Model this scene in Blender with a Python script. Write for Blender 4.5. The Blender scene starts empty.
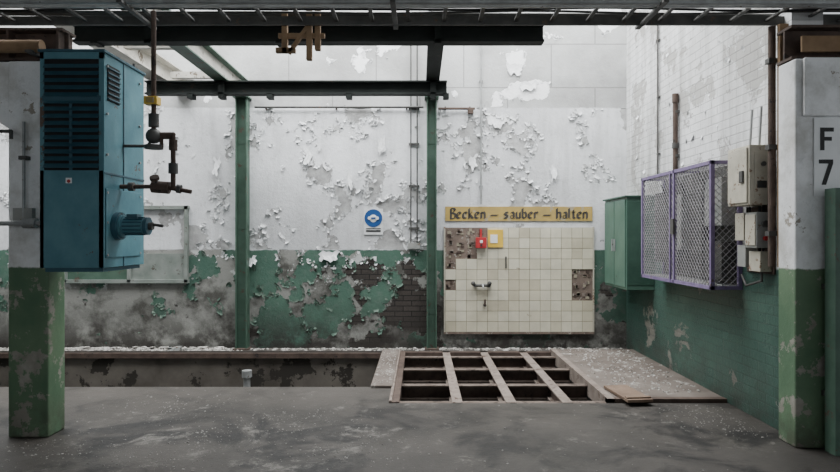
import bpy, math, random
from mathutils import Vector, Matrix, noise as mnoise
random.seed(7)

# ------------------------------------------------------------------ nodes
class NT:
    def __init__(s, name):
        s.m = bpy.data.materials.new(name); s.m.use_nodes = True
        s.t = s.m.node_tree; s.L = s.t.links
        s.b = s.t.nodes['Principled BSDF']
        s.co = s.t.nodes.new('ShaderNodeTexCoord').outputs['Object']
    def n(s, k): return s.t.nodes.new(k)
    def put(s, sock, v):
        if isinstance(v, bpy.types.NodeSocket): s.L.new(v, sock)
        elif isinstance(v, (tuple, list)):
            sock.default_value = (*v, 1) if (len(v) == 3 and sock.type == 'RGBA') else v
        else: sock.default_value = v
    def attr(s, name):
        n = s.n('ShaderNodeAttribute'); n.attribute_name = name; return n.outputs['Fac']
    def noise(s, scale, detail=4, rough=0.55, vec=None, dist=0):
        n = s.n('ShaderNodeTexNoise'); s.L.new(vec or s.co, n.inputs['Vector'])
        n.inputs['Scale'].default_value = scale; n.inputs['Detail'].default_value = detail
        n.inputs['Roughness'].default_value = rough; n.inputs['Distortion'].default_value = dist
        return n.outputs['Fac']
    def math(s, op, a, b=0.0, clamp=False):
        n = s.n('ShaderNodeMath'); n.operation = op; n.use_clamp = clamp
        s.put(n.inputs[0], a); s.put(n.inputs[1], b); return n.outputs[0]
    def step(s, v, lo, hi):
        n = s.n('ShaderNodeMapRange'); s.put(n.inputs['Value'], v)
        n.inputs['From Min'].default_value = lo; n.inputs['From Max'].default_value = hi
        n.inputs['To Min'].default_value = 0; n.inputs['To Max'].default_value = 1
        return n.outputs['Result']
    def mix(s, f, a, b, mode='MIX'):
        n = s.n('ShaderNodeMix'); n.data_type = 'RGBA'; n.blend_type = mode
        s.put(n.inputs[0], f); s.put(n.inputs[6], a); s.put(n.inputs[7], b); return n.outputs[2]
    def xyz(s):
        n = s.n('ShaderNodeSeparateXYZ'); s.L.new(s.co, n.inputs[0]); return n.outputs
    def comb(s, x, y, z=0.0):
        n = s.n('ShaderNodeCombineXYZ'); s.put(n.inputs[0], x); s.put(n.inputs[1], y); s.put(n.inputs[2], z)
        return n.outputs[0]
    def brick(s, vec, w, h, mortar=0.01):
        n = s.n('ShaderNodeTexBrick'); s.L.new(vec, n.inputs['Vector'])
        n.inputs['Scale'].default_value = 1; n.inputs['Mortar Size'].default_value = mortar
        n.inputs['Mortar Smooth'].default_value = 0.3
        n.inputs['Brick Width'].default_value = w; n.inputs['Row Height'].default_value = h
        n.inputs['Color1'].default_value = (1, 1, 1, 1); n.inputs['Color2'].default_value = (0.6, 0.6, 0.6, 1)
        n.inputs['Mortar'].default_value = (0, 0, 0, 1)
        return n.outputs['Color'], n.outputs['Fac']
    def voro(s, scale, vec=None, feat='DISTANCE_TO_EDGE'):
        n = s.n('ShaderNodeTexVoronoi'); n.feature = feat
        s.L.new(vec or s.co, n.inputs['Vector']); n.inputs['Scale'].default_value = scale
        return n.outputs['Distance']
    def done(s, col, rough=0.7, bump=None, bs=0.4, bd=0.01, metal=0.0, spec=0.4):
        s.put(s.b.inputs['Base Color'], col); s.put(s.b.inputs['Roughness'], rough)
        s.put(s.b.inputs['Metallic'], metal); s.b.inputs['Specular IOR Level'].default_value = spec
        if bump is not None:
            n = s.n('ShaderNodeBump'); n.inputs['Strength'].default_value = bs
            n.inputs['Distance'].default_value = bd
            s.L.new(bump, n.inputs['Height']); s.L.new(n.outputs[0], s.b.inputs['Normal'])
        return s.m

def grimy(name, c1, c2, chip=None, chip_at=0.62, scale=6, rough=0.6, metal=0.0, bs=0.3, spec=0.4):
    s = NT(name)
    col = s.mix(s.step(s.noise(scale, 6, 0.6), 0.35, 0.65), c1, c2)
    fine = s.noise(scale * 7, 5, 0.7)
    if chip:
        m = s.step(s.noise(scale * 1.7, 9, 0.7), chip_at, chip_at + 0.02)
        col = s.mix(m, col, chip)
        h = s.math('SUBTRACT', fine, m)
    else: h = fine
    return s.done(col, rough, h, bs, 0.004, metal, spec)

DADO = 1.4; UPPER = 3.43
def back_wall_material():
    # 'peel' is a per-vertex field computed with the geometry; > 0 means the paint is gone
    s = NT('peeling_painted_plaster')
    o = s.xyz(); u = o[0]; z = o[2]; vec = s.comb(u, z)
    f = s.math('ADD', s.attr('peel'), s.math('MULTIPLY', s.math('SUBTRACT', s.noise(30, 5, 0.7), 0.5), 0.10))
    bare = s.step(f, -0.004, 0.004)
    wob = s.math('MULTIPLY', s.math('SUBTRACT', s.noise(6, 6, 0.7), 0.5), 0.06)
    big = s.noise(0.7, 6, 0.62)
    white = s.mix(s.step(big, 0.36, 0.66), (0.73, 0.74, 0.755), (0.54, 0.545, 0.555))
    streak = s.noise(1.0, 6, 0.65, s.comb(s.math('MULTIPLY', u, 5.0), s.math('MULTIPLY', z, 0.5)))
    white = s.mix(s.math('MULTIPLY', s.step(streak, 0.50, 0.75), 0.45), white, (0.30, 0.30, 0.295))
    white = s.mix(s.math('MULTIPLY', s.step(s.noise(9, 9, 0.75), 0.52, 0.66), 0.32), white, (0.27, 0.27, 0.265))
    plaster = s.mix(s.step(s.noise(4, 8, 0.65), .38, .62), (0.25, 0.247, 0.242), (0.47, 0.47, 0.465))
    colw = s.mix(bare, white, plaster)
    g = s.mix(s.step(big, 0.35, 0.65), (0.043, 0.100, 0.074), (0.072, 0.145, 0.106))
    g = s.mix(s.math('MULTIPLY', s.step(s.noise(8, 9, 0.75), 0.50, 0.66), 0.5), g, (0.14, 0.165, 0.145))
    zone = s.math('MULTIPLY', s.step(u, -1.2, -0.7), s.step(u, 0.5, 0.1))
    left = s.step(u, -2.4, -2.7)
    under = s.mix(s.step(s.math('ADD', s.noise(2.4, 9, 0.68), s.math('MULTIPLY', left, .06)), 0.42, 0.58), (0.075, 0.073, 0.064), (0.255, 0.255, 0.235))
    bc, bf = s.brick(vec, 0.24, 0.075, 0.008)
    bk = s.mix(bc, (0.010, 0.009, 0.008), (0.052, 0.043, 0.037))
    bm = s.step(s.math('SUBTRACT', s.math('ADD', s.noise(2.2, 8, 0.6), s.math('MULTIPLY', zone, 0.13)), s.math('MULTIPLY', left, .06)), 0.57, 0.60)
    under = s.mix(bm, under, bk)
    pale = s.mix(s.step(s.noise(3.1, 8, .65, dist=.3), .58, .59), under, (0.50, 0.51, 0.50))
    under = s.mix(s.step(z, 0.8, 0.9), under, pale)
    colg = s.mix(bare, g, under)
    grim = s.math('MULTIPLY', s.step(z, 0.75, 0.05), s.step(s.noise(3.2, 8, 0.7), 0.36, 0.54))
    colg = s.mix(s.math('MULTIPLY', grim, 0.92), colg, (0.026, 0.022, 0.019))
    isd = s.step(s.math('ADD', z, wob), DADO + 0.008, DADO - 0.008)
    col = s.mix(isd, colw, colg)
    bc, bf = s.brick(vec, 1.25, 0.62, 0.010)
    up = s.mix(s.step(s.noise(1.6, 7, 0.6), 0.4, 0.65), (0.46, 0.465, 0.46), (0.33, 0.33, 0.325))
    up = s.mix(s.math('MULTIPLY', bf, 0.6), up, (0.16, 0.155, 0.15))
    up = s.mix(bare, up, (0.88, 0.885, 0.89))
    isu = s.step(s.math('ADD', z, wob), UPPER - 0.01, UPPER + 0.01)
    col = s.mix(isu, col, up)
    sgn = s.math('SUBTRACT', s.math('MULTIPLY', isu, 2.0), 1.0)
    hgt = s.math('ADD', s.math('MULTIPLY', bare, sgn), s.math('MULTIPLY', s.noise(20, 8, 0.7), 0.6))
    return s.done(col, 0.8, hgt, 0.85, 0.014)

def brick_wall_material():
    s = NT('painted_brickwork')
    o = s.xyz(); u = o[1]; z = o[2]; vec = s.comb(u, z)
    wob = s.math('MULTIPLY', s.math('SUBTRACT', s.noise(6, 6, 0.7), 0.5), 0.06)
    big = s.noise(0.7, 5, 0.6)
    white = s.mix(s.step(big, 0.36, 0.66), (0.68, 0.685, 0.69), (0.48, 0.48, 0.475))
    streak = s.noise(1.0, 6, 0.65, s.comb(s.math('MULTIPLY', u, 5.0), s.math('MULTIPLY', z, 0.5)))
    white = s.mix(s.math('MULTIPLY', s.step(streak, 0.46, 0.70), 0.65), white, (0.26, 0.255, 0.24))
    pb = s.step(s.noise(1.7, 11, 0.70, dist=0.3), 0.54, 0.55)
    colw = s.mix(s.math('MULTIPLY', pb, .75), white, (0.31, 0.30, 0.28))
    g = s.mix(s.step(s.noise(1.1, 4), 0.4, 0.65), (0.028, 0.070, 0.056), (0.052, 0.110, 0.087))
    gm = s.step(s.noise(1.9, 11, 0.68, dist=0.35), 0.62, 0.63)
    colg = s.mix(gm, g, (0.20, 0.195, 0.17))
    gr = s.math('MULTIPLY', s.step(z, 0.6, 0.0), s.step(s.noise(3, 6, 0.7), 0.35, 0.6))
    colg = s.mix(s.math('MULTIPLY', gr, 0.8), colg, (0.035, 0.032, 0.027))
    isd = s.step(s.math('ADD', z, wob), 1.338, 1.322)
    col = s.mix(isd, colw, colg)
    bc, bf = s.brick(vec, 0.25, 0.085, 0.006)
    col = s.mix(s.math('MULTIPLY', bf, s.math('MULTIPLY', s.noise(2, 4, .6), 0.55)), col, (0.05, 0.055, 0.05))
    hgt = s.math('ADD', s.math('MULTIPLY', s.math('ADD', gm, pb), -0.5), s.math('MULTIPLY', s.noise(22, 8, 0.7), 0.5))
    hgt = s.math('SUBTRACT', hgt, s.math('MULTIPLY', bf, 1.0))
    rough = s.mix(isd, (0.75,)*3, (0.40,)*3)
    return s.done(col, rough, hgt, 0.7, 0.012)

def floor_material():
    s = NT('dirty_concrete_floor')
    o = s.xyz(); x = o[0]; y = o[1]
    a = s.mix(s.step(s.noise(0.8, 7, 0.62), 0.36, 0.62), (0.028, 0.025, 0.022), (0.060, 0.053, 0.047))
    stain = s.step(s.noise(1.2, 10, 0.68, dist=0.6), 0.49, 0.58)
    a = s.mix(s.math('MULTIPLY', stain, 0.9), a, (0.010, 0.009, 0.0085))
    far_lit = s.step(y, 5.5, 6.3)
    a = s.mix(s.math('MULTIPLY', far_lit, 0.4), a, (0.085, 0.075, 0.066))  # paints skylight brightness into the floor colour towards the back
    cen = s.math('MULTIPLY', s.math('MULTIPLY', s.step(x, -3.0, -2.0), s.step(x, 0.6, -0.6)), s.step(y, 6.3, 5.6))
    dn = s.math('ADD', s.noise(2.6, 14, 0.84, dist=0.4), s.math('MULTIPLY', cen, 0.035))
    dust = s.step(dn, 0.575, 0.65)
    a = s.mix(s.math('MULTIPLY', dust, 0.55), a, (0.22, 0.205, 0.185))
    sp = s.step(s.voro(34, feat='F1'), 0.10, 0.06)
    spm = s.math('MULTIPLY', sp, s.step(s.math('ADD', s.noise(1.8, 6, 0.65), s.math('MULTIPLY', cen, 0.06)), 0.54, 0.62))
    a = s.mix(spm, a, (0.28, 0.27, 0.25))
    r = s.math('ADD', 0.30, s.math('MULTIPLY', s.noise(1.7, 7, 0.65), 0.55))
    return s.done(a, r, s.noise(28, 8, 0.7), 0.4, 0.008, spec=.32)

def column_material(name, dado):
    s = NT(name)
    z = s.xyz()[2]
    w = s.mix(s.step(s.noise(3, 7, 0.65), 0.45, 0.65), (0.76, 0.765, 0.77), (0.50, 0.495, 0.47))
    g = s.mix(s.step(s.noise(2, 5), 0.4, 0.6), (0.075, 0.14, 0.08), (0.12, 0.19, 0.11))
    m = s.step(s.noise(4, 11, 0.72), 0.55, 0.56)
    under = s.mix(s.noise(12, 5), (0.10, 0.09, 0.07), (0.40, 0.39, 0.34))
    g = s.mix(m, g, under)
    gl = s.math('MULTIPLY', s.step(z, 0.35, 0.0), s.step(s.noise(6, 5, .7), .35, .55))
    g = s.mix(s.math('MULTIPLY', gl, .7), g, (0.05, 0.04, 0.03))
    w = s.mix(s.step(s.noise(4, 9, 0.7), 0.62, 0.63), w, (0.30, 0.27, 0.23))
    wob = s.math('MULTIPLY', s.math('SUBTRACT', s.noise(9, 5, 0.7), 0.5), 0.05)
    isd = s.step(s.math('ADD', z, wob), dado + .006, dado - .006)
    col = s.mix(isd, w, g)
    return s.done(col, 0.6, s.math('SUBTRACT', s.noise(25, 7, 0.7), m), 0.5, 0.008)

M = {}
M['wall_back'] = back_wall_material()
M['wall_side'] = brick_wall_material()
M['floor'] = floor_material()
M['column'] = column_material('column_paint', 1.35)
M['pit'] = grimy('shaded_pit_concrete', (0.010, 0.009, 0.008), (0.023, 0.020, 0.017), (0.05, 0.045, 0.04), 0.64, 2, 0.7)  # near-black concrete: the shade inside the pit is put into the colour
M['trench'] = grimy('trench_concrete', (0.070, 0.060, 0.050), (0.16, 0.142, 0.122), (0.03, 0.026, 0.021), 0.53, 1.4, 0.85, bs=0.6)
M['slab'] = grimy('dusty_slab', (0.095, 0.076, 0.064), (0.16, 0.136, 0.117), (0.28, 0.26, 0.235), 0.59, 2.2, 0.85, bs=0.6)
M['rubble'] = grimy('rubble', (0.34, 0.32, 0.29), (0.54, 0.52, 0.49), (0.12, 0.105, 0.09), 0.56, 8, 0.9, bs=0.8)
M['dust'] = grimy('small_debris', (0.15, 0.14, 0.13), (0.33, 0.32, 0.30), None, rough=0.9)
M['rust'] = grimy('rusty_steel', (0.050, 0.033, 0.026), (0.095, 0.066, 0.052), (0.026, 0.020, 0.017), 0.6, 7, 0.8)
M['rustmid'] = grimy('part_dusty_steel', (0.085, 0.062, 0.050), (0.15, 0.118, 0.098), (0.045, 0.032, 0.026), 0.56, 6, 0.85)
M['rustpale'] = grimy('dusty_rusty_steel', (0.15, 0.118, 0.098), (0.24, 0.20, 0.172), (0.075, 0.048, 0.036), 0.58, 6, 0.85)
M['green_steel'] = grimy('green_painted_steel', (0.045, 0.088, 0.062), (0.070, 0.122, 0.090), (0.08, 0.06, 0.045), 0.60, 5, 0.55)
M['frame_grey'] = grimy('grey_green_frame', (0.15, 0.175, 0.155), (0.22, 0.24, 0.22), (0.09, 0.08, 0.065), 0.60, 5, 0.6)
M['dark_green'] = grimy('dark_steel_beam', (0.012, 0.0145, 0.0135), (0.018, 0.022, 0.020), (0.035, 0.027, 0.022), 0.63, 4, 0.7, spec=.2)
M['cream_steel'] = grimy('cream_painted_steel', (0.56, 0.54, 0.49), (0.42, 0.40, 0.36), (0.14, 0.11, 0.08), 0.6, 4, 0.6)
M['teal'] = grimy('teal_enamel', (0.060, 0.165, 0.205), (0.10, 0.235, 0.275), (0.10, 0.07, 0.055), 0.62, 3.5, 0.5, spec=.3)
M['teal_dark'] = grimy('teal_enamel_dark', (0.022, 0.072, 0.10), (0.032, 0.098, 0.13), (0.05, 0.04, 0.035), 0.64, 5, 0.5)
M['black'] = grimy('black_shade_and_cable', (0.008, 0.008, 0.009), (0.016, 0.016, 0.016), None, rough=0.8)  # paints the shade inside the heater grilles; also the black of cables
M['galv'] = grimy('galvanised_steel', (0.36, 0.37, 0.37), (0.25, 0.255, 0.25), (0.12, 0.09, 0.07), 0.64, 8, 0.5, 0.3)
M['dull'] = grimy('dull_dark_steel', (0.045, 0.045, 0.043), (0.08, 0.078, 0.072), (0.10, 0.07, 0.05), 0.62, 7, 0.6)
M['purple'] = grimy('purple_painted_steel', (0.135, 0.100, 0.20), (0.20, 0.155, 0.27), (0.10, 0.07, 0.055), 0.62, 7, 0.6)
M['wire'] = grimy('dusty_wire', (0.30, 0.29, 0.30), (0.20, 0.19, 0.20), None, rough=0.6)
M['cream'] = grimy('cream_enamel', (0.48, 0.45, 0.37), (0.38, 0.355, 0.29), (0.20, 0.13, 0.085), 0.59, 7, 0.5)
M['grey_box'] = grimy('grey_enamel', (0.23, 0.24, 0.23), (0.31, 0.31, 0.29), (0.15, 0.10, 0.07), 0.60, 7, 0.5)
M['cab'] = grimy('cabinet_green', (0.055, 0.118, 0.088), (0.078, 0.15, 0.114), (0.05, 0.04, 0.035), 0.66, 4, 0.45)
M['cab_dark'] = grimy('cabinet_green_shade', (0.033, 0.078, 0.057), (0.046, 0.10, 0.073), None, rough=0.5)
M['grout'] = grimy('bare_mortar', (0.20, 0.155, 0.125), (0.12, 0.09, 0.075), (0.34, 0.31, 0.27), 0.6, 9, 0.9, bs=0.8)
M['joint'] = grimy('tile_grout', (0.31, 0.28, 0.21), (0.24, 0.21, 0.155), None, rough=0.9)
for i, c in enumerate([(0.62, 0.58, 0.45), (0.59, 0.55, 0.42), (0.64, 0.605, 0.48), (0.53, 0.485, 0.365)]):
    M['tile%d' % i] = grimy('glazed_tile_%d' % i, c, tuple(v * 0.86 for v in c), (0.33, 0.28, 0.2), 0.66, 4, 0.22, bs=0.05, spec=0.5)
M['ochre'] = grimy('ochre_board', (0.46, 0.32, 0.09), (0.33, 0.245, 0.09), (0.34, 0.29, 0.20), 0.58, 4, 0.7)
M['yellow'] = grimy('yellow_plate', (0.70, 0.46, 0.06), (0.62, 0.41, 0.06), None, rough=0.5)
M['red'] = grimy('red_plastic', (0.42, 0.03, 0.035), (0.34, 0.03, 0.03), None, rough=0.4)
M['ink'] = grimy('black_lettering', (0.03, 0.03, 0.03), (0.07, 0.06, 0.05), (0.22, 0.17, 0.09), .63, 9, rough=0.7)
M['blackink'] = grimy('black_stencil', (0.025, 0.025, 0.025), (0.035, 0.035, 0.033), None, rough=0.7)
M['blue'] = grimy('sign_blue', (0.012, 0.065, 0.22), (0.015, 0.08, 0.25), None, rough=0.4)
M['white'] = grimy('white_plate', (0.76, 0.77, 0.77), (0.68, 0.69, 0.69), None, rough=0.5)
M['flake'] = grimy('white_paint_flake', (0.76, 0.77, 0.78), (0.60, 0.605, 0.605), None, rough=0.8)
M['flake_g'] = grimy('green_paint_flake', (0.065, 0.12, 0.09), (0.14, 0.19, 0.15), None, rough=0.7)
M['wood'] = grimy('weathered_wood', (0.13, 0.085, 0.06), (0.20, 0.14, 0.10), (0.08, 0.055, 0.04), 0.62, 5, 0.8)
M['tan'] = grimy('tan_timber', (0.26, 0.17, 0.095), (0.18, 0.115, 0.065), None, rough=0.8)
M['roof'] = grimy('sooty_ceiling', (0.12, 0.12, 0.115), (0.18, 0.175, 0.165), None, rough=0.9)

# ------------------------------------------------------------------ mesh builder
class MB:
    def __init__(s): s.v = []; s.f = []; s.mi = []; s.sm = []; s.mats = []
    def m(s, k):
        if k not in s.mats: s.mats.append(k)
        return s.mats.index(k)
    def add(s, vs, fs, k, smooth=False):
        b = len(s.v); s.v += [tuple(p) for p in vs]; i = s.m(k)
        for f in fs: s.f.append([b + a for a in f]); s.mi.append(i); s.sm.append(smooth)
    def box(s, x0, x1, y0, y1, z0, z1, k, mat=None):
        vs = [Vector((x, y, z)) for x in (x0, x1) for y in (y0, y1) for z in (z0, z1)]
        if mat: vs = [mat @ p for p in vs]
        s.add(vs, [(0, 1, 3, 2), (4, 6, 7, 5), (0, 4, 5, 1), (2, 3, 7, 6), (0, 2, 6, 4), (1, 5, 7, 3)], k)
    def prism(s, poly, axis, a, b, k):
        def P(p, t):
            return {0: (t, p[0], p[1]), 1: (p[0], t, p[1]), 2: (p[0], p[1], t)}[axis]
        n = len(poly); vs = [P(p, a) for p in poly] + [P(p, b) for p in poly]
        fs = [tuple(range(n)), tuple(range(2 * n - 1, n - 1, -1))] + [(i, i + n, (i + 1) % n + n, (i + 1) % n) for i in range(n)]
        s.add(vs, fs, k)
    def cyl(s, p0, p1, r, k, n=12, r2=None):
        p0 = Vector(p0); p1 = Vector(p1); d = (p1 - p0).normalized()
        a = d.orthogonal().normalized(); b = d.cross(a); r2 = r if r2 is None else r2
        c = [(math.cos(2 * math.pi * i / n), math.sin(2 * math.pi * i / n)) for i in range(n)]
        vs = [p0 + (a * x + b * y) * r for x, y in c] + [p1 + (a * x + b * y) * r2 for x, y in c]
        s.add(vs, [(i, (i + 1) % n, (i + 1) % n + n, i + n) for i in range(n)], k, True)
        s.add(vs, [tuple(range(n - 1, -1, -1)), tuple(range(n, 2 * n))], k)
    def pipe(s, pts, r, k, n=8):
        for a, b in zip(pts, pts[1:]):
            s.cyl(a, b, r, k, n)
        for p in pts[1:-1]: s.ball(p, r * 1.02, k)
    def ball(s, c, r, k, n=8, sq=(1, 1, 1)):
        vs = []; fs = []
        for i in range(n + 1):
            for j in range(n * 2):
                t = math.pi * i / n; p = math.pi * j / n
                vs.append((c[0] + r * sq[0] * math.sin(t) * math.cos(p), c[1] + r * sq[1] * math.sin(t) * math.sin(p), c[2] + r * sq[2] * math.cos(t)))
        m = n * 2
        for i in range(n):
            for j in range(m): fs.append((i * m + j, (i + 1) * m + j, (i + 1) * m + (j + 1) % m, i * m + (j + 1) % m))
        s.add(vs, fs, k, True)
    def ibeam(s, axis, a, b, c, zc, h, w, k, t=0.012, k2=None):
        for (u0, u1, z0, z1, kk) in ((-w/2, w/2, zc + h/2 - t, zc + h/2, k), (-w/2, w/2, zc - h/2, zc - h/2 + t, k), (-t/2, t/2, zc - h/2 + t, zc + h/2 - t, k2 or k)):
            if axis == 0: s.box(a, b, c + u0, c + u1, z0, z1, kk)
            else: s.box(c + u0, c + u1, a, b, z0, z1, kk)
    def done(s, name, parent=None, bevel=0, loc=None):
        me = bpy.data.meshes.new(name); me.from_pydata(s.v, [], s.f); me.update()
        for k in s.mats: me.materials.append(M[k])
        for p, i, sm in zip(me.polygons, s.mi, s.sm): p.material_index = i; p.use_smooth = sm
        me.validate()
        o = bpy.data.objects.new(name, me); bpy.context.collection.objects.link(o)
        if parent: o.parent = parent
        if bevel:
            b = o.modifiers.new('bevel', 'BEVEL'); b.width = bevel; b.segments = 2; b.limit_method = 'ANGLE'
        return o

# ------------------------------------------------------------------ room shell
XL, XR, YB = -6.5, 2.95, 9.0
def fbm(u, z, sc, off, octv=6, gain=0.55):
    a = 1.0; t = 0.0; n = 0.0; f = sc
    for i in range(octv):
        t += a * mnoise.noise(Vector((u * f + off, z * f - off * .7, off))); n += a; a *= gain; f *= 2.1
    return t / n * 1.6
def blob(u, z, cu, cz, ru, rz): return math.exp(-((u - cu) / ru) ** 2 - ((z - cz) / rz) ** 2)
def sst(v, a, b):
    t = min(1, max(0, (v - a) / (b - a))); return t * t * (3 - 2 * t)
def peel(u, z):
    if z > UPPER + 0.01:
        n = fbm(u, z, 2.0, 5.1)
        v = n * .7 - .42
        for (cu, cz, ru, rz, a) in ((1.36, 4.12, .24, .2, .75), (1.56, 3.70, .3, .13, .75), (-.6, 4.2, .5, .25, .45), (2.7, 4.7, .3, .4, .6), (-1.4, 4.75, .5, .15, .5), (.5, 3.6, .1, .15, .5), (2.0, 4.45, .3, .1, .4)):
            v += a * blob(u, z, cu, cz, ru, rz)
        return v
    if z > DADO:
        n = fbm(u, z, 1.9, 2.7, 7, .66)
        amt = .12 * blob(u, z, -1.2, 2.3, 1.2, 1.2) + .12 * blob(u, z, -2.9, 2.4, .6, .9) - .05 * sst(u, .8, 1.8) + .06 * sst(z, 1.7, 1.4)
        amt += .35 * blob(u, z, 1.25, 3.22, .35, .14) + .2 * blob(u, z, .75, 2.7, .12, .3)
        return n - .235 + amt
    n = fbm(u, z, 1.9, 9.3, 7, .63)
    amt = .28 * sst(z, .85, .15) + .40 * blob(u, z, -.35, .75, .58, .5) + .40 * sst(u, -2.4, -2.9) * sst(z, 1.25, .85) + .3 * blob(u, z, -1.35, 1.25, .35, .12) + .12 * sst(u, -2.3, -2.6)
    amt += .25 * blob(u, z, 2.7, .5, .2, .6) + .25 * blob(u, z, -2.2, 1.2, .3, .12)
    return n - .20 + amt
b = MB(); b.box(XL, XR + 0.25, YB + .004, YB + 0.25, -1.2, 5.6, 'wall_back')
NX, NZ = 660, 392; x0g, z0g = XL, 0.0; dx = (XR - XL) / NX; dz = 5.6 / NZ
gv = []; pv = [-1.0] * len(b.v)
for j in range(NZ + 1):
    z = z0g + j * dz
    for i in range(NX + 1):
        u = x0g + i * dx; gv.append((u, YB, z)); pv.append(peel(u, z))
W = NX + 1
b.add(gv, [(j * W + i, j * W + i + 1, (j + 1) * W + i + 1, (j + 1) * W + i) for j in range(NZ) for i in range(NX)], 'wall_back')
wall_back = b.done('wall_back')
at = wall_back.data.attributes.new('peel', 'FLOAT', 'POINT'); at.data.foreach_set('value', pv)

b = MB(); b.box(XR, XR + 0.25, 5.0, YB, -1.2, 5.6, 'wall_side'); wall_right = b.done('wall_right')
b = MB(); b.box(XL - 0.25, XL, -4, YB + 0.25, -1.2, 5.6, 'wall_side'); b.done('wall_left')
b = MB()
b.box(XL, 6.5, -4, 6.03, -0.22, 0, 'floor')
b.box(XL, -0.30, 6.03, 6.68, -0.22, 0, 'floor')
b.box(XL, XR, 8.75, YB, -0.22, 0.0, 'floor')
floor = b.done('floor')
b = MB()
b.box(XL, 6.5, -4, 4.5, 4.3, 4.5, 'roof')
ceil = b.done('ceiling')
b = MB()
for i in range(13):
    x = XL + 0.2 + i * 0.77
    b.box(x - 0.03, x + 0.03, 4.6, 9.0, 5.60, 5.70, 'cream_steel')
for y in (4.65, 6.3, 7.7, 8.95): b.box(XL, XR + 0.2, y - 0.04, y + 0.04, 5.70, 5.78, 'cream_steel')
b.box(XL, 6.5, 4.4, 4.55, 4.5, 5.7, 'roof')
b.done('window_1')

# pit + trench
b = MB()
b.box(XL + .01, -0.5, 8.75, 8.95, -1.4, -0.22, 'trench')
b.box(XL + .01, -0.48, 8.745, 8.76, -1.4, -0.02, 'trench')
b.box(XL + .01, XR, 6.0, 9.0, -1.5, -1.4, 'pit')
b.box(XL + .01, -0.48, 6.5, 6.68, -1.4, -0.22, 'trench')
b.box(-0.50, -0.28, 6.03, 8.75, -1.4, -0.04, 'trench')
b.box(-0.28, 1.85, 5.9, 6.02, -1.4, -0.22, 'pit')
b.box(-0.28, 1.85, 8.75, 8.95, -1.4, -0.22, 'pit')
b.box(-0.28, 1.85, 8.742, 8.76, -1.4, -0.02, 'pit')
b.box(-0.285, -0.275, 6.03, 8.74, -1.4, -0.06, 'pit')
b.box(-6.4, -0.55, 8.70, 8.745, -0.09, -0.02, 'rust')
b.done('inspection_pit')
b = MB()
b.box(1.87, XR, 6.14, 8.74, -1.4, 0.03, 'slab')
b.box(1.80, XR, 6.05, 6.13, -0.10, 0.035, 'rust')
b.box(1.80, 1.87, 6.05, 8.74, -0.12, 0.04, 'rustpale')
b.box(1.862, 1.869, 6.14, 8.74, -1.4, -0.12, 'pit')
b.done('concrete_slab')
b = MB()
for x in (0.36, 0.88, 1.42): b.ibeam(1, 6.05, 8.74, x, -0.075, 0.15, 0.10, 'rustpale', 0.016, 'rust')
for y in (6.10, 6.82, 7.62, 8.40): b.ibeam(0, -0.27, 1.80, y, -0.085, 0.15, 0.10, 'rustmid', 0.014, 'rust')
b.box(-0.28, 1.8, 8.66, 8.74, -0.08, 0.0, 'rust')
b.box(-0.27, -0.20, 6.05, 8.74, -0.10, 0.005, 'rust')
b.done('pit_beam_grate')
b = MB(); b.box(-0.52, -0.29, 6.62, 8.76, -0.04, 0.03, 'slab'); b.box(-0.30, -0.27, 6.05, 8.74, -0.06, 0.02, 'rustpale')
b.done('concrete_curb', bevel=0.008)
b = MB()
mt = Matrix.Translation((2.04, 6.20, 0.052)) @ Matrix.Rotation(math.radians(6), 4, 'Z')
b.box(-0.125, 0.125, -0.29, 0.29, -0.014, 0.014, 'wood', mt)
b.box(-0.12, 0.12, -0.26, -0.21, 0.014, 0.03, 'wood', mt)
b.done('wooden_board', bevel=0.004)
b = MB()
b.cyl((-2.28, 8.3, -1.4), (-2.28, 8.3, -0.20), 0.045, 'galv'); b.cyl((-2.28, 8.3, -0.26), (-2.28, 8.3, -0.17), 0.065, 'galv')
b.cyl((-2.28, 8.3, -0.45), (-2.28, 8.3, -0.40), 0.06, 'dull'); b.cyl((-2.28, 8.3, -0.55), (-2.10, 8.3, -0.55), 0.03, 'dull')
b.done('pipe_stub')

# ------------------------------------------------------------------ rubble ledge / debris
def rocks(name, spots, k, parent=None):
    b = MB()
    for (x, y, z, r) in spots:
        n = 5; vs = []
        for zz, rr in ((0, 1), (0.6, 0.75)):
            a0 = random.random() * 6
            for i in range(n):
                q = rr * r * random.uniform(0.6, 1.25); a = a0 + i * 2 * math.pi / n
                vs.append((x + q * math.cos(a), y + q * math.sin(a) * 0.8, z + zz * r * random.uniform(0.6, 1)))
        fs = [(i, (i + 1) % n, n + (i + 1) % n, n + i) for i in range(n)] + [tuple(range(n, 2 * n)), tuple(range(n - 1, -1, -1))]
        b.add(vs, fs, k)
    return b.done(name, parent)
sp = []
for i in range(2200):
    x = random.uniform(-6.3, 2.85) if random.random() < .6 else random.uniform(-6.3, -2.6)
    r = random.choice([0.008, 0.012, 0.02, 0.03]) * random.uniform(0.6, 1.2)
    y = 8.96 - abs(random.gauss(0, 0.09))
    if y < 8.78: y = 8.8
    sp.append((x, y, 0.0, r))
for i in range(60):
    x = random.uniform(-6.3, -2.7); sp.append((x, random.uniform(8.86, 8.91), 0, random.uniform(.04, .075)))
rocks('ledge_rubble', sp, 'rubble')
sp = []
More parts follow.
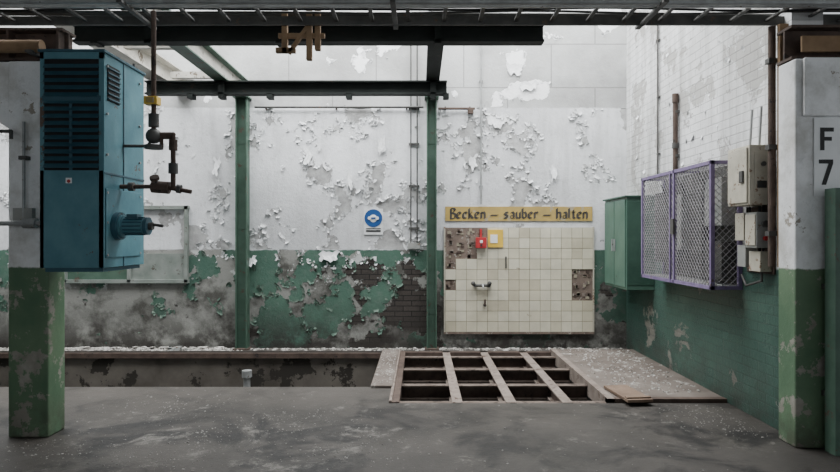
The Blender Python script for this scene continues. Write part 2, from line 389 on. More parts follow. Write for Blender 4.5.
for i in range(2000):
    mode = random.random()
    if mode < 0.5:
        cxy = random.choice([(-1.6, 5.1), (-1.1, 5.5), (-2.3, 5.9), (-0.4, 4.8), (-1.9, 4.6)])
        x = random.gauss(cxy[0], 0.28); y = random.gauss(cxy[1], 0.22)
    elif mode < 0.75: x = random.uniform(-6, 2.7); y = random.uniform(3.6, 6.6)
    elif mode < 0.85: x = random.gauss(-2.9, .3); y = random.gauss(4.8, .25)
    else: x = 2.85 - abs(random.gauss(0, 0.35)); y = random.uniform(5.0, 6.0)
    if y > 6.6 or (y > 5.98 and x > -0.35) or x > 2.8 or x < -6.4: continue
    if -3.35 < x < -2.85 and 4.95 < y < 5.3: continue
    sp.append((x, y, 0.0, random.choice([0.003, 0.004, 0.005, 0.007, 0.010]) * random.uniform(0.6, 1.2)))
rocks('floor_debris', sp, 'dust')
sp = []
for i in range(400):
    sp.append((random.uniform(1.95, 2.85), random.uniform(6.3, 8.7), 0.03, random.choice([0.006, 0.012, 0.018]) ))
for i in range(120):
    sp.append((random.uniform(-.5, -.32), random.uniform(6.7, 8.7), 0.03, random.choice([0.006, 0.010]) ))
rocks('slab_debris', sp, 'rubble')
rocks('rubble_chunk', [(-3.4, 8.84, 0.0, 0.10), (-3.5, 8.82, 0.0, 0.07), (-3.25, 8.84, 0, 0.05)], 'grey_box')

# ------------------------------------------------------------------ curled paint flakes along the peel edges
def skip_back(u, z):
    if 0.25 < u < 2.6 and 0.1 < z < 2.08: return True
    if u > 2.5 and z < 2.2: return True
    if -0.85 < u < -0.48 and 1.55 < z < 2.05: return True
    if -5.2 < u < -3.2 and 0.9 < z < 2.1: return True
    return False
def edge_flakes(name, count, region, kind, smin, smax, band=.035):
    b = MB(); cnt = 0; tries = 0
    while cnt < count and tries < count * 60:
        tries += 1
        u = random.uniform(region[0], region[1]); z = random.uniform(region[2], region[3])
        if skip_back(u, z): continue
        p0 = peel(u, z)
        if not (-band < p0 < .012): continue
        e = .012
        gu = peel(u + e, z) - peel(u - e, z); gz = peel(u, z + e) - peel(u, z - e)
        g = math.hypot(gu, gz)
        if g < 1e-5: continue
        cnt += 1
        th = math.atan2(gz, gu) + random.gauss(0, .4); ca, sa = math.cos(th), math.sin(th)
        w = random.uniform(smin, smax) * random.choice([.5, .75, 1]); h = w * random.uniform(0.7, 2.2)
        curl = w * random.uniform(0.05, .6)
        vs = []
        skew = random.uniform(-.3, .3)
        for i in range(4):
            t = i / 3
            for j in range(4):
                q = (j - 1.5) / 3 * h * (1 - 0.45 * t) * random.uniform(.8, 1.1) + skew * t * h
                p = t * w * (1 - 0.30 * t) * random.uniform(.8, 1.15)
                lu = - sa * q + ca * p; lz = ca * q + sa * p
                vs.append((u + lu, YB - 0.002 - curl * t * t * random.uniform(.85, 1.1), max(z + lz, .03)))
        fs = [(i * 4 + j, i * 4 + j + 1, i * 4 + j + 5, i * 4 + j + 4) for i in range(3) for j in range(3)]
        k = kind if kind != 'mix' else ('flake' if (z > 1.15 and random.random() < .6) else 'flake_g')
        b.add(vs, fs, k)
    return b.done(name, wall_back)
edge_flakes('paint_flakes', 3600, (-6.3, 2.85, 1.43, 3.42), 'flake', 0.015, 0.065)
edge_flakes('upper_paint_flakes', 180, (-3, 2.85, 3.46, 4.95), 'flake', 0.015, 0.06)
edge_flakes('dado_paint_flakes', 1100, (-6.3, 2.3, 0.2, 1.39), 'mix', 0.015, 0.055)
b = MB()
for (u, z, w, h, c) in ((1.35, 4.08, .24, .16, .02), (1.55, 3.78, .28, .11, .03), (1.1, 3.3, .30, .14, .02), (-.55, 3.0, .10, .20, .04), (-1.3, 1.38, .30, .13, .05), (-1.6, 2.9, .10, .28, .05), (.75, 2.75, .12, .2, .04), (-2.4, 1.3, .16, .12, .05), (1.9, 2.6, .10, .18, .04), (-1.0, 2.5, .09, .2, .04), (-2.9, 2.7, .1, .25, .05)):
    vs = []
    N = 7
    for i in range(N):
        for j in range(N):
            ii = i / (N - 1); jj = j / (N - 1)
            e = 0.3 * mnoise.noise(Vector((u * 5 + ii * 3, z + jj * 3, 2)))
            vs.append((u + w * (jj - .5) * (1 + e) * (1 - .3 * ii) + .05 * mnoise.noise(Vector((ii * 4, u * 9, 1))), YB - .003 - c * ii * ii - .01 * abs(e), z - h * ii * (1 + e) + .09 * mnoise.noise(Vector((jj * 4, u * 7, z)))))
    b.add(vs, [(i * N + j, i * N + j + 1, (i + 1) * N + j + 1, (i + 1) * N + j) for i in range(N - 1) for j in range(N - 1)], 'flake')
b.done('hanging_paint_sheets', wall_back)
b = MB()
for q in range(200):
    y = random.uniform(5.3, 8.9); z = random.uniform(2.4, 4.8)
    if fbm(y, z, 1.5, 4) < .05: continue
    w = random.uniform(.015, .05); th = random.uniform(0, 6.28)
    vs = []
    for i in range(3):
        for j in range(2):
            p = i / 2 * w; qq = (j - .5) * w * random.uniform(.6, 1.4)
            vs.append((XR - .002 - .4 * w * (i / 2) ** 2, y + math.cos(th) * p - math.sin(th) * qq, z + math.sin(th) * p + math.cos(th) * qq))
    b.add(vs, [(0, 1, 3, 2), (2, 3, 5, 4)], 'flake')
b.done('brick_paint_flakes', wall_right)

# ------------------------------------------------------------------ green wall columns
for x, nm, w in ((-2.51, 'steel_column', 0.16), (0.165, 'steel_column', 0.14)):
    b = MB()
    for xx in (x - w/2, x + w/2 - 0.014): b.box(xx, xx + 0.014, 8.83, 8.99, 0.012, 3.56, 'green_steel')
    b.box(x - w/2 + 0.014, x + w/2 - 0.014, 8.90, 8.914, 0.012, 3.56, 'green_steel')
    b.box(x - w/2 - 0.03, x + w/2 + 0.03, 8.80, 8.995, 0.0, 0.02, 'rust')
    b.box(x - w/2 - 0.03, x + w/2 + 0.03, 8.80, 8.995, 3.54, 3.56, 'green_steel')
    for z in (0.5, 1.7, 2.9): b.box(x - w/2, x + w/2, 8.895, 8.92, z, z + 0.06, 'green_steel')
    b.done(nm)
b = MB(); b.ibeam(1, 4.96, 8.99, -2.51, 3.68, 0.24, 0.17, 'green_steel', 0.016, 'cream_steel'); b.done('crane_rail')
b = MB(); b.ibeam(1, 5.3, 8.99, 0.165, 3.68, 0.24, 0.16, 'dark_green', 0.016); b.done('crane_rail')
b = MB(); b.ibeam(1, 4.96, 8.99, -3.35, 3.72, 0.26, 0.24, 'cream_steel', 0.016)
for y in (5.6, 6.9, 8.2): b.box(-3.25, -2.6, y, y + 0.08, 3.66, 3.74, 'cream_steel')
b.done('roof_joist')
b = MB(); b.ibeam(0, -3.47, 0.34, 8.0, 3.475, 0.17, 0.14, 'dark_green', 0.02)
for x in (-2.9, -2.51, -1.9, -0.9, 0.165, 0.33): b.box(x - 0.035, x + 0.035, 7.93, 8.07, 3.34, 3.56 if abs(x + 2.51) < .01 or abs(x - .165) < .01 else 3.40, 'dark_green')
b.done('hoist_beam')
b = MB(); b.ibeam(0, -3.21, 1.144, 5.86, 3.475, 0.17, 0.14, 'dark_green', 0.02)
for x in (-3.0, -2.51, -1.3, 0.165): b.box(x - 0.03, x + 0.03, 5.79, 5.93, 3.375, 3.56 if x > 0 or x == -2.51 else 3.40, 'dark_green')
b.done('hoist_beam')

# ------------------------------------------------------------------ concrete pillars
b = MB(); b.box(-3.27, -2.95, 5.0, 5.24, 0, 2.99, 'column')
b.prism([(-3.27, 2.45), (-3.27, 2.99), (-3.85, 2.99), (-3.85, 2.82)], 1, 5.02, 5.22, 'column')
b.done('concrete_pillar', bevel=0.012)
b = MB(); b.box(2.83, 3.45, 4.75, 4.98, 0, 2.94, 'column')
b.prism([(2.88, 2.5), (3.45, 2.5), (3.7, 2.75), (3.7, 2.94), (2.88, 2.94)], 1, 4.715, 4.75, 'column')
b.prism([(3.45, 2.4), (3.85, 2.8), (3.85, 2.94), (3.45, 2.94)], 1, 4.78, 4.95, 'column')
b.done('concrete_pillar', bevel=0.012)
b = MB(); b.ibeam(0, -6.4, -2.85, 5.12, 3.13, 0.26, 0.2, 'rust', 0.02)
for x in (-3.9, -3.3, -2.9): b.box(x, x + 0.02, 5.02, 5.22, 3.02, 3.24, 'rust')
b.cyl((-6.4, 4.92, 3.08), (-2.95, 4.92, 3.08), 0.05, 'tan')
b.box(-3.05, -3.0, 4.86, 5.02, 3.02, 3.04, 'dull')
b.done('roof_girder')
b = MB(); b.ibeam(0, 2.83, 6.3, 4.9, 3.08, 0.26, 0.2, 'rust', 0.02)
b.box(2.9, 6.3, 4.78, 4.80, 3.0, 3.12, 'tan')
b.done('roof_girder')
b = MB(); b.cyl((2.86, 5.12, 1.35), (2.86, 5.12, 3.3), 0.03, 'rust'); b.box(2.88, 2.949, 5.04, 5.08, 1.35, 3.3, 'tan')
for z in (1.6, 2.3, 3.0): b.box(2.82, 2.949, 5.09, 5.15, z, z + 0.04, 'dull')
b.done('riser_pipe')
b = MB(); b.box(2.965, 3.30, 4.738, 4.7495, 1.90, 2.49, 'white')
F = [(0, 0, .03, .17), (.03, .14, .1, .17), (.03, .072, .085, .1)]
for (x0, z0, x1, z1) in F: b.box(3.01 + x0, 3.01 + x1, 4.734, 4.738, 2.245 + z0, 2.245 + z1, 'blackink')
b.box(3.0, 3.105, 4.734, 4.738, 2.145, 2.175, 'blackink')
b.prism([(3.105, 2.145), (3.072, 2.145), (3.02, 1.985), (3.052, 1.985)], 1, 4.734, 4.738, 'blackink')
b.done('bay_number_sign')
b = MB(); b.box(3.02, 3.06, 4.58, 4.70, 0, 1.95, 'green_steel'); b.box(3.065, 3.9, 4.61, 4.66, 0.01, 1.93, 'cab_dark')
for z in (0.3, 1.0, 1.7): b.cyl((3.06, 4.60, z), (3.06, 4.60, z + 0.12), 0.014, 'dull')
for z in (0.4, 1.2): b.box(3.025, 3.05, 4.69, 4.749, z, z + 0.04, 'dull')
b.done('door_1')

# ------------------------------------------------------------------ unit heater
b = MB()
x0, x1, y0, y1, z0, z1 = -2.775, -2.31, 4.6, 5.27, 1.366, 2.943
b.box(x0 + .012, x1, y0 + .012, y1, z0, z1, 'teal')
b.box(x0, x1 + .004, y0 - .002, y0 + .012, z1 - .05, z1 + .004, 'teal')
b.box(x0, x0 + .03, y0 - .002, y0 + .012, z0, z1, 'teal'); b.box(x1 - .035, x1 + .004, y0 - .002, y0 + .012, z0, z1, 'teal')
b.box(x0, x1, y0 - .002, y0 + .012, z0, 2.08, 'teal')
b.box(x0 + .02, x1 - .02, y0 + .004, y0 + .0135, 2.06, z1 - .03, 'black')  # flat black panel stands in for the shade behind the louvres
z = 2.11
while z < 2.87:
    if not (2.60 < z < 2.63):
        b.prism([(y0 - .022, z - .012), (y0 - .018, z - .015), (y0 + .012, z + .022), (y0 + .008, z + .025)], 0, x0 + .03, x1 - .035, 'teal_dark')
    z += 0.052
b.box(x0 + .02, x1 - .02, y0 - .008, y0 + .012, 2.585, 2.625, 'teal_dark')
b.box(x0 + .215, x0 + .235, y0 - .006, y0 + .01, 2.08, 2.6, 'teal_dark')
b.box(x1, x1 + .004, y0 + .05, y0 + .24, 2.60, 2.87, 'black')
for i in range(7): b.box(x1 + .002, x1 + .014, y0 + .05, y0 + .24, 2.61 + i * .038, 2.622 + i * .038, 'teal_dark')
b.box(x1, x1 + .006, y0, y1, 2.055, 2.07, 'teal_dark'); b.box(x1, x1 + .006, y0 + .30, y0 + .315, z0, z1, 'teal_dark')
b.box(x1, x1 + .01, y0 + .02, y0 + .6, 1.44, 1.95, 'teal')
for yy in (y0 + .04, y0 + .58):
    for zz in (1.46, 1.7, 1.92, 2.2, 2.5, 2.85): b.cyl((x1, yy, zz), (x1 + .014, yy, zz), .01, 'galv', 8)
b.box(x0 + .02, x1 - .02, y0 + .03, y1 - .03, z0 - .03, z0, 'teal_dark')
b.box(x0 - .012, x1 + .012, y0 - .012, y1 + .01, z1, z1 + .02, 'teal_dark')
b.box(-2.585, -2.54, y0 - .006, y0 - .001, 1.985, 2.025, 'white')
b.cyl((-2.562, y0 - .007, 2.0), (-2.562, y0 - .005, 2.0), .013, 'red')
for zz in (1.5, 2.6): b.box(-2.949, x0 + .02, 5.05, 5.2, zz, zz + .08, 'dull')
for xx in (x0 + .05, x1 - .05): b.cyl((xx, 5.2, z1), (xx, 5.2, 3.02), .012, 'dull')
mx, my, mz = x1, 4.78, 1.675
b.cyl((mx, my, mz), (mx + .05, my, mz), .105, 'teal_dark', 20); b.cyl((mx + .05, my, mz), (mx + .065, my, mz), .085, 'teal', 20)
b.cyl((mx + .065, my, mz), (mx + .23, my, mz), .062, 'teal', 20); b.cyl((mx + .23, my, mz), (mx + .255, my, mz), .068, 'teal_dark', 20)
b.cyl((mx + .255, my, mz), (mx + .285, my, mz), .03, 'dull')
for i in range(14):
    a = i * math.pi / 7; c, s_ = math.cos(a) * .066, math.sin(a) * .066
    b.cyl((mx + .08, my + c, mz + s_), (mx + .22, my + c, mz + s_), .006, 'teal_dark', 5)
b.box(mx + .10, mx + .18, my - .04, my + .04, mz + .05, mz + .09, 'teal_dark')
b.pipe([(mx + .18, my, mz + .0), (mx + .30, my, mz + .01), (mx + .36, my, mz)], .012, 'dull')
heater = b.done('unit_heater', bevel=0.003)
b = MB()
b.pipe([(x1 + .005, 4.85, 1.98), (-1.98, 4.85, 1.98), (-1.76, 4.85, 1.94)], .017, 'rust')
b.cyl((-2.24, 4.85, 1.98), (-2.20, 4.85, 1.98), .034, 'dull'); b.cyl((-2.06, 4.85, 1.98), (-1.93, 4.85, 1.97), .048, 'rust'); b.cyl((-1.87, 4.85, 1.965), (-1.84, 4.85, 1.96), .035, 'dull')
b.cyl((-2.02, 4.85, 1.98), (-2.02, 4.80, 2.04), .012, 'dull'); b.cyl((-2.02, 4.80, 2.03), (-2.02, 4.785, 2.05), .035, 'rust')
b.pipe([(-1.90, 4.85, 1.96), (-1.90, 4.85, 2.38), (-2.05, 4.85, 2.38), (-2.05, 4.85, 3.33)], .020, 'rust')
b.pipe([(-1.90, 4.85, 2.36), (-1.99, 4.85, 2.36), (-1.99, 4.85, 2.28)], .016, 'rust')
b.cyl((-1.90, 4.85, 2.08), (-1.90, 4.85, 2.16), .036, 'dull'); b.cyl((-1.90, 4.85, 2.26), (-1.90, 4.85, 2.34), .032, 'rust')
b.ball((-2.05, 4.85, 2.37), .06, 'dull'); b.cyl((-2.05, 4.85, 2.30), (-2.05, 4.85, 2.27), .07, 'dull')
b.cyl((-2.05, 4.85, 2.44), (-2.05, 4.85, 2.54), .040, 'dull')
b.box(-2.11, -2.01, 4.81, 4.89, 2.61, 2.67, 'yellow'); b.box(-2.09, -2.03, 4.80, 4.81, 2.62, 2.66, 'ochre')
b.pipe([(x1 + .005, 4.9, 2.30), (-2.12, 4.9, 2.30), (-2.06, 4.87, 2.36)], .012, 'dull')
b.done('gas_valve_pipework')
b = MB(); b.pipe([(-4.2, 4.93, 1.70), (-2.79, 4.93, 1.70)], .02, 'galv'); b.cyl((-3.1, 4.93, 1.70), (-3.0, 4.93, 1.70), .04, 'galv')
b.box(-3.06, -3.04, 4.91, 5.0, 1.69, 1.72, 'dull'); b.cyl((-3.12, 4.96, 1.75), (-3.12, 4.96, 2.5), .012, 'galv')
b.box(-3.15, -3.09, 4.94, 5.0, 2.2, 2.23, 'dull'); b.box(-3.2, -3.05, 4.95, 4.999, 1.72, 1.82, 'grey_box')
b.pipe([(-4.2, 4.93, 2.42), (-3.2, 4.93, 2.42), (-3.2, 4.93, 2.36)], .014, 'dull')
b.done('wall_conduit')

# ------------------------------------------------------------------ cable ladder and conduits overhead
b = MB()
b.box(-6.4, 6.3, 4.76, 4.785, 3.33, 3.40, 'galv'); b.box(-6.4, 6.3, 5.10, 5.125, 3.31, 3.38, 'dull')
x = -6.2
while x < 6.2:
    b.box(x, x + .03, 4.785, 5.10, 3.335, 3.35, 'dull'); x += 0.29
for k in range(3):
    pts = []; yy = 4.83 + k * .07
    for j in range(40):
        pts.append((-6.3 + j * .32, yy + .02 * math.sin(j * .7 + k), 3.365 + .006 * math.sin(j + k * 2)))
    b.pipe(pts, .010, 'black' if k % 2 else 'dull', 6)
b.cyl((-6.4, 4.68, 3.35), (6.3, 4.68, 3.33), .022, 'galv'); b.cyl((-6.4, 4.62, 3.42), (6.3, 4.62, 3.42), .022, 'dull')
b.cyl((-6.4, 5.2, 3.45), (6.3, 5.2, 3.40), .02, 'dull')
for x in (-4.4, -2.2, -0.2, 1.8, 3.9): b.cyl((x, 4.75, 3.31), (x, 4.75, 4.29), .01, 'dull'); b.box(x - .02, x + .02, 4.60, 5.22, 3.31, 3.33, 'dull')
for x in (-4.4, -2.2, -0.2, 1.8, 3.9): b.cyl((x, 4.75, 4.28), (x, 4.51, 4.28), .012, 'dull')
b.done('cable_ladder')
b = MB()
for x, z in ((-1.13, 3.10), (-0.93, 3.04), (-0.86, 3.12)):
    b.box(x, x + .045, 5.14, 5.19, z, 3.50, 'tan')
b.box(-1.16, -0.78, 5.15, 5.18, 3.22, 3.26, 'tan'); b.box(-1.18, -1.02, 5.14, 5.19, 3.10, 3.14, 'tan')
mt = Matrix.Translation((-1.0, 5.16, 3.2)) @ Matrix.Rotation(math.radians(35), 4, 'Y'); b.box(-.015, .015, -.02, .02, -.13, .13, 'tan', mt)
b.done('hanging_bracket', bevel=0.003)

b = MB()
for x, zt in ((-0.13, 4.6), (-0.04, 4.6)): b.pipe([(x, 8.96, 1.42), (x, 8.96, zt)], .010, 'dull')
for z in (1.7, 2.3, 2.9, 3.4): b.box(-0.16, -0.01, 8.965, 8.999, z, z + .025, 'dull')
b.box(-0.17, 0.0, 8.93, 8.998, 1.42, 1.50, 'grey_box')
b.done('conduit_pipe')
b = MB(); b.pipe([(0.87, 8.96, 2.05), (0.87, 8.96, 4.5)], .013, 'galv')
for z in (2.3, 3.0, 3.8): b.box(0.845, 0.895, 8.96, 8.999, z, z + .02, 'galv')
b.done('conduit_pipe')
b = MB(); b.pipe([(-2.35, 8.95, 3.43), (0.05, 8.95, 3.43)], .016, 'dull'); b.pipe([(0.26, 8.95, 3.41), (0.78, 8.95, 3.41)], .018, 'rust')
for x in (-2.2, -1.2, -0.2, .35, .7): b.box(x, x + .02, 8.95, 8.999, 3.40, 3.44, 'rust')
b.box(0.68, 0.76, 8.93, 8.999, 3.34, 3.42, 'rust')
b.done('conduit_pipe')

# ------------------------------------------------------------------ back wall fittings
b = MB()
for (a0, a1, c0, c1) in ((-5.07, -3.29, 1.98, 2.03), (-5.07, -3.29, .93, .98), (-3.35, -3.30, .94, 2.03), (-5.07, -5.02, .94, 2.03), (-4.16, -4.11, .94, 2.03)):
    b.box(a0, a1, 8.94, 8.999, c0, c1, 'frame_grey')
b.box(-5.02, -4.16, 8.975, 8.998, .98, 1.98, 'green_steel')
b.box(-4.11, -3.35, 8.98, 8.998, .98, 1.35, 'frame_grey')
b.done('framed_wall_board')
b = MB(); b.box(-0.80, -0.53, 8.985, 8.998, 1.62, 1.99, 'white')
b.cyl((-0.665, 8.986, 1.855), (-0.665, 8.981, 1.855), .128, 'blue', 28)
b.ball((-0.665, 8.980, 1.85), .055, 'white', 8, (1, .04, 1)); b.box(-0.745, -0.585, 8.972, 8.979, 1.842, 1.866, 'blue')
for xx in (-.72, -.61): b.cyl((xx, 8.978, 1.855), (xx, 8.970, 1.855), .025, 'white', 14)
b.box(-0.77, -0.56, 8.981, 8.986, 1.66, 1.685, 'blackink'); b.box(-0.77, -0.56, 8.981, 8.986, 1.70, 1.712, 'blackink')
b.done('safety_sign')
G = {'B': [[(0,0),(0,1),(.32,1),(.42,.8),(.1,.55),(.45,.45),(.45,.12),(.3,0),(0,0)]],
 'e': [[(.36,.1),(.2,0),(0,.14),(0,.5),(.2,.66),(.38,.5),(.05,.28)]], 'c': [[(.36,.1),(.2,0),(0,.14),(0,.5),(.2,.66),(.38,.52)]],
 'k': [[(0,0),(0,1)],[(0,.35),(.3,.66)],[(.08,.38),(.38,0)]], 's': [[(.36,.55),(.2,.66),(0,.48),(.36,.2),(.2,0),(0,.08)]],
 'a': [[(.02,.52),(.2,.66),(.35,.5),(.35,.05),(.42,0)],[(.35,.35),(0,.25),(0,.08),(.15,0),(.35,.1)]],
 'u': [[(0,.64),(0,.14),(.15,0),(.35,.12)],[(.35,.64),(.35,0)]], 'b': [[(0,1),(0,.14),(.2,0),(.36,.12),(.36,.48),(.2,.66),(0,.5)]],
 'r': [[(0,.64),(0,0)],[(0,.48),(.2,.66),(.3,.52)]], 'h': [[(0,1),(0,0)],[(0,.48),(.2,.66),(.36,.5),(.36,.05),(.28,-.1)]],
 'l': [[(0,1),(0,.1),(.12,0)]], 't': [[(.05,.85),(.05,.1),(.2,0)],[(-.08,.62),(.22,.62)]],
 'n': [[(0,.64),(0,0)],[(0,.48),(.2,.66),(.35,.5),(.35,0)]], '-': [[(0,.32),(.7,.32)]]}
ADV = {'r': .5, 'l': .36, 't': .42, '-': .95, ' ': .32}
b = MB(); b.box(.36, 2.46, 8.985, 8.998, 1.815, 2.02, 'ochre')
x = .44; U = .142; zb = 1.85; wn = .036
for ch in 'Becken - sauber - halten':
    for pl in G.get(ch, []):
        for (p, q) in zip(pl, pl[1:]):
            px, pz, qx, qz = x + p[0]*U, zb + p[1]*U, x + q[0]*U, zb + q[1]*U
            nx, nz = wn/2*math.cos(.6), wn/2*math.sin(.6)
            cr = (qx-px)*nz - (qz-pz)*nx
            if abs(cr) < 4e-4:
                L = math.hypot(qx-px, qz-pz); nx, nz = -(qz-pz)/L*.005, (qx-px)/L*.005
            poly = [(px-nx, pz-nz), (px+nx, pz+nz), (qx+nx, qz+nz), (qx-nx, qz-nz)]
            b.prism(poly, 1, 8.984, 8.981, 'ink')
    x += ADV.get(ch, .57) * U * 1.07
b.done('lettered_sign_board')
b = MB()
tx, tz, ts = .36, .235, .1485
tsx = .15
b.box(tx, tx + 14*tsx, 8.975, 8.999, tz, tz + 10*ts, 'grout')
miss = {(c, r) for c in (0, 1, 2) for r in (7, 8, 9)} | {(0, 6), (12, 3), (13, 3), (12, 4), (13, 4), (12, 5), (13, 5), (0, 4)} - {(2, 7)}
miss |= {(3, 9)}
for c in range(14):
    for r in range(10):
        if (c, r) in miss: continue
        k = 'tile%d' % random.choice([0, 0, 1, 1, 2, 2, 3])
        b.box(tx + c*tsx, tx + (c+1)*tsx, 8.968, 8.976, tz + r*ts, tz + (r+1)*ts, 'joint')
        b.box(tx + c*tsx + .003, tx + (c+1)*tsx - .003, 8.962, 8.969, tz + r*ts + .003, tz + (r+1)*ts - .003, k)
b.box(tx - .02, tx, 8.965, 8.999, tz - .02, tz + 10*ts + .01, 'cream'); b.box(tx + 14*tsx, tx + 14*tsx + .02, 8.965, 8.999, tz - .02, tz + 10*ts + .01, 'cream')
b.box(tx - .02, tx + 14*tsx + .02, 8.96, 8.999, tz - .03, tz, 'grout')
for (c, r) in sorted(miss):
    for q in range(4):
        xx = tx + c*tsx + random.uniform(.0, .08); zz = tz + r*ts + random.uniform(.0, .1)
        b.box(xx, xx + random.uniform(.03, .06), 8.968, 8.976, zz, zz + random.uniform(.02, .05), random.choice(['grout', 'rust', 'joint', 'rustpale']))
b.done('tiled_wash_panel')
b = MB(); b.box(.965, 1.18, 8.945, 8.961, 1.44, 1.69, 'yellow'); b.box(1.0, 1.10, 8.94, 8.946, 1.50, 1.62, 'white'); b.done('yellow_notice')
b = MB(); b.box(.79, .94, 8.88, 8.961, 1.43, 1.58, 'red'); b.box(.845, .885, 8.872, 8.88, 1.50, 1.54, 'white'); b.cyl((.865, 8.88, 1.47), (.865, 8.865, 1.47), .015, 'blackink')
b.box(.85, .88, 8.94, 8.961, 1.58, 1.70, 'red'); b.done('fire_alarm_box', bevel=.004)
b = MB()
for xx in (.78, .98): b.cyl((xx, 8.961, .90), (xx, 8.93, .90), .028, 'galv'); b.cyl((xx, 8.93, .90), (xx, 8.89, .90), .018, 'dull')
b.cyl((.78, 8.915, .90), (.98, 8.915, .90), .022, 'dull'); b.pipe([(.88, 8.915, .90), (.88, 8.80, .92), (.88, 8.76, .88)], .012, 'galv')
for xx in (.75, .98): b.ball((xx, 8.89, .93), .032, 'dull')
b.cyl((.92, 8.961, .62), (.92, 8.92, .62), .022, 'dull'); b.pipe([(.92, 8.92, .62), (.92, 8.92, .70)], .014, 'rust')
b.pipe([(1.22, 8.96, 1.3), (1.22, 8.94, 1.3), (1.22, 8.94, 1.14)], .010, 'dull')
b.done('wash_tap')

# ------------------------------------------------------------------ right wall fittings
b = MB(); b.box(2.60, 2.949, 7.92, 8.85, .92, 2.09, 'cab')
b.box(2.585, 2.60, 7.95, 8.38, .95, 2.06, 'cab'); b.box(2.585, 2.60, 8.40, 8.82, .95, 2.06, 'cab')
b.box(2.57, 2.949, 7.90, 8.87, 2.09, 2.11, 'cab_dark'); b.box(2.60, 2.949, 7.915, 7.92, .98, 2.03, 'cab_dark')
for yy in (8.34, 8.44): b.box(2.565, 2.585, yy - .01, yy + .01, 1.40, 1.56, 'galv')
b.done('wall_cabinet', bevel=.003)

def wires(b, frame, u0, u1, v0, v1, step, k, r=.0028):
    W, H = u1 - u0, v1 - v0
    for sgn in (1, -1):
        c = -H
        while c < W:
            t0 = max(0, -c); t1 = min(H, W - c)
            if t1 - t0 > .01:
                a = (c + t0, t0); d = (c + t1, t1)
                if sgn < 0: a = (W - a[0], a[1]); d = (W - d[0], d[1])
                b.cyl(frame(u0 + a[0], v0 + a[1]), frame(u0 + d[0], v0 + d[1]), r, k, 4)
            c += step
b = MB()
cx, cy0, cy1, cz0, cz1 = 2.66, 5.76, 7.58, 1.106, 2.295
t = .035
fr = 'purple'
def bar(x0, x1, y0, y1, z0, z1): b.box(x0, x1, y0, y1, z0, z1, fr)
ym = 6.62
for y in (cy0, ym - t/2, cy1 - t): bar(cx, cx + t, y, y + t, cz0, cz1)
for z in (cz0, cz1 - t): bar(cx + .001, cx + t - .001, cy0, cy1, z + .001, z + t - .001)
for z in (cz0, cz1 - t):
    for y in (cy0, ym - t/2, cy1 - t): bar(cx, 2.949, y + .002, y + t - .002, z + .002, z + t - .002)
bar(2.915, 2.949, cy0, cy0 + t, cz0, cz1); bar(2.915, 2.949, cy1 - t, cy1, cz0, cz1)
bar(cx - .004, cx + .02, ym + .08, ym + .10, cz0, cz1)
wires(b, lambda u, v: Vector((cx + .015, u, v)), cy0 + .01, cy1 - .01, cz0 + .01, cz1 - .01, .062, 'wire', .0035)
wires(b, lambda u, v: Vector((u, cy0 + .015, v)), cx + .01, 2.94, cz0 + .01, cz1 - .01, .062, 'wire', .0035)
wires(b, lambda u, v: Vector((u, v, cz1 - .015)), cx + .01, 2.94, cy0 + .01, cy1 - .01, .07, 'wire', .003)
b.box(2.935, 2.949, cy0 + .02, cy1 - .02, cz0 + .02, cz1 - .02, 'dull')
for (a, c, z, h, kk) in ((5.85, 6.2, 1.7, .45, 'grey_box'), (6.25, 6.55, 1.3, .7, 'dull'), (6.75, 7.1, 1.45, .6, 'grey_box'), (7.15, 7.5, 1.3, .8, 'dull'), (5.85, 6.2, 1.2, .35, 'dull')):
    b.box(2.80, 2.936, a, c, z, z + h, kk)
b.box(2.70, 2.93, cy0 + .03, cy1 - .03, cz0 + .03, cz0 + .04, 'grey_box')
for y in (6.2, 6.7, 7.2): b.pipe([(2.83, y, 2.0), (2.78, y, 2.15), (2.88, y + .3, 2.2)], .012, 'black')
b.box(cx - .018, cx, 6.58, 6.66, 1.62, 1.78, 'dull')
b.done('wire_mesh_cage')

b = MB()
b.box(2.74, 2.949, 5.24, 5.60, 1.86, 2.36, 'cream'); b.box(2.725, 2.74, 5.26, 5.58, 1.88, 2.34, 'cream')
b.box(2.78, 2.92, 5.232, 5.24, 1.92, 2.30, 'cream')
b.cyl((2.85, 5.232, 2.20), (2.85, 5.215, 2.20), .02, 'dull'); b.box(2.71, 2.726, 5.3, 5.36, 2.05, 2.15, 'dull')
b.box(2.80, 2.88, 5.226, 5.233, 2.0, 2.06, 'blackink')
for y in (5.35, 5.5): b.pipe([(2.88, y, 2.36), (2.90, y, 2.7)], .011, 'galv')
b.done('electrical_switch_box', bevel=.006)
b = MB()
b.box(2.80, 2.949, 5.24, 5.42, 1.50, 1.80, 'grey_box'); b.box(2.79, 2.80, 5.25, 5.41, 1.52, 1.78, 'cream')
b.box(2.80, 2.949, 5.45, 5.60, 1.56, 1.80, 'cream'); b.box(2.84, 2.949, 5.26, 5.44, 1.30, 1.47, 'cream'); b.box(2.83, 2.949, 5.48, 5.62, 1.33, 1.52, 'grey_box')
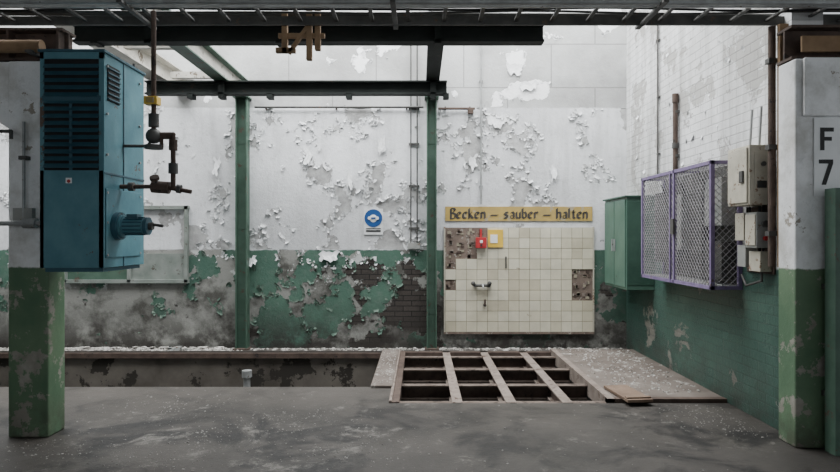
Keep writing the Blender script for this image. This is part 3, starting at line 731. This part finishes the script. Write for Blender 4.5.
b.cyl((2.87, 5.24, 1.70), (2.87, 5.22, 1.70), .03, 'dull'); b.cyl((2.87, 5.24, 1.58), (2.87, 5.22, 1.58), .02, 'red')
for y in (5.30, 5.36, 5.52, 5.56): b.cyl((2.89, y, 1.45), (2.89, y, 1.855), .011, 'black', 8)
b.pipe([(2.89, 5.33, 1.32), (2.89, 5.33, 1.22), (2.90, 5.60, 1.16), (2.91, 5.70, 1.25)], .011, 'dull')
b.box(2.935, 2.949, 5.22, 5.66, 1.28, 1.855, 'rust')
b.done('junction_box_cluster', bevel=.004)

b = MB(); b.cyl((2.91, 7.18, 2.32), (2.91, 7.18, 3.18), .028, 'rust'); b.cyl((2.91, 7.18, 2.6), (2.91, 7.18, 2.66), .036, 'dull'); b.cyl((2.91, 7.18, 3.12), (2.91, 7.18, 3.22), .036, 'rust')
for z in (2.5, 3.0): b.box(2.90, 2.949, 7.15, 7.21, z, z + .03, 'dull')
b.done('rusty_riser')
b = MB(); b.pipe([(2.925, 7.75, 2.3), (2.925, 7.75, 4.9)], .012, 'dull')
for z in (2.6, 3.3, 4.0): b.box(2.92, 2.949, 7.72, 7.78, z, z + .02, 'dull')
b.done('conduit_pipe')

# ------------------------------------------------------------------ light
w = bpy.data.worlds.new('overcast'); bpy.context.scene.world = w; w.use_nodes = True
w.node_tree.nodes['Background'].inputs[0].default_value = (0.90, 0.955, 1.0, 1); w.node_tree.nodes['Background'].inputs[1].default_value = 0.88
def area(name, loc, rot, sx, sy, power, col):
    l = bpy.data.lights.new(name, 'AREA'); l.shape = 'RECTANGLE'; l.size = sx; l.size_y = sy; l.energy = power; l.color = col
    o = bpy.data.objects.new(name, l); bpy.context.collection.objects.link(o); o.location = loc; o.rotation_euler = rot; return o
area('skylight_daylight', (-1.6, 7.2, 6.4), (math.radians(8), 0, 0), 9.5, 3.2, 1900, (0.97, 0.99, 1.0))

cam = bpy.data.cameras.new('camera'); co = bpy.data.objects.new('camera', cam); bpy.context.collection.objects.link(co)
co.location = (0, 0, 1.6); co.rotation_euler = (math.radians(90), 0, 0); cam.lens = 27; cam.sensor_width = 36
bpy.context.scene.camera = co
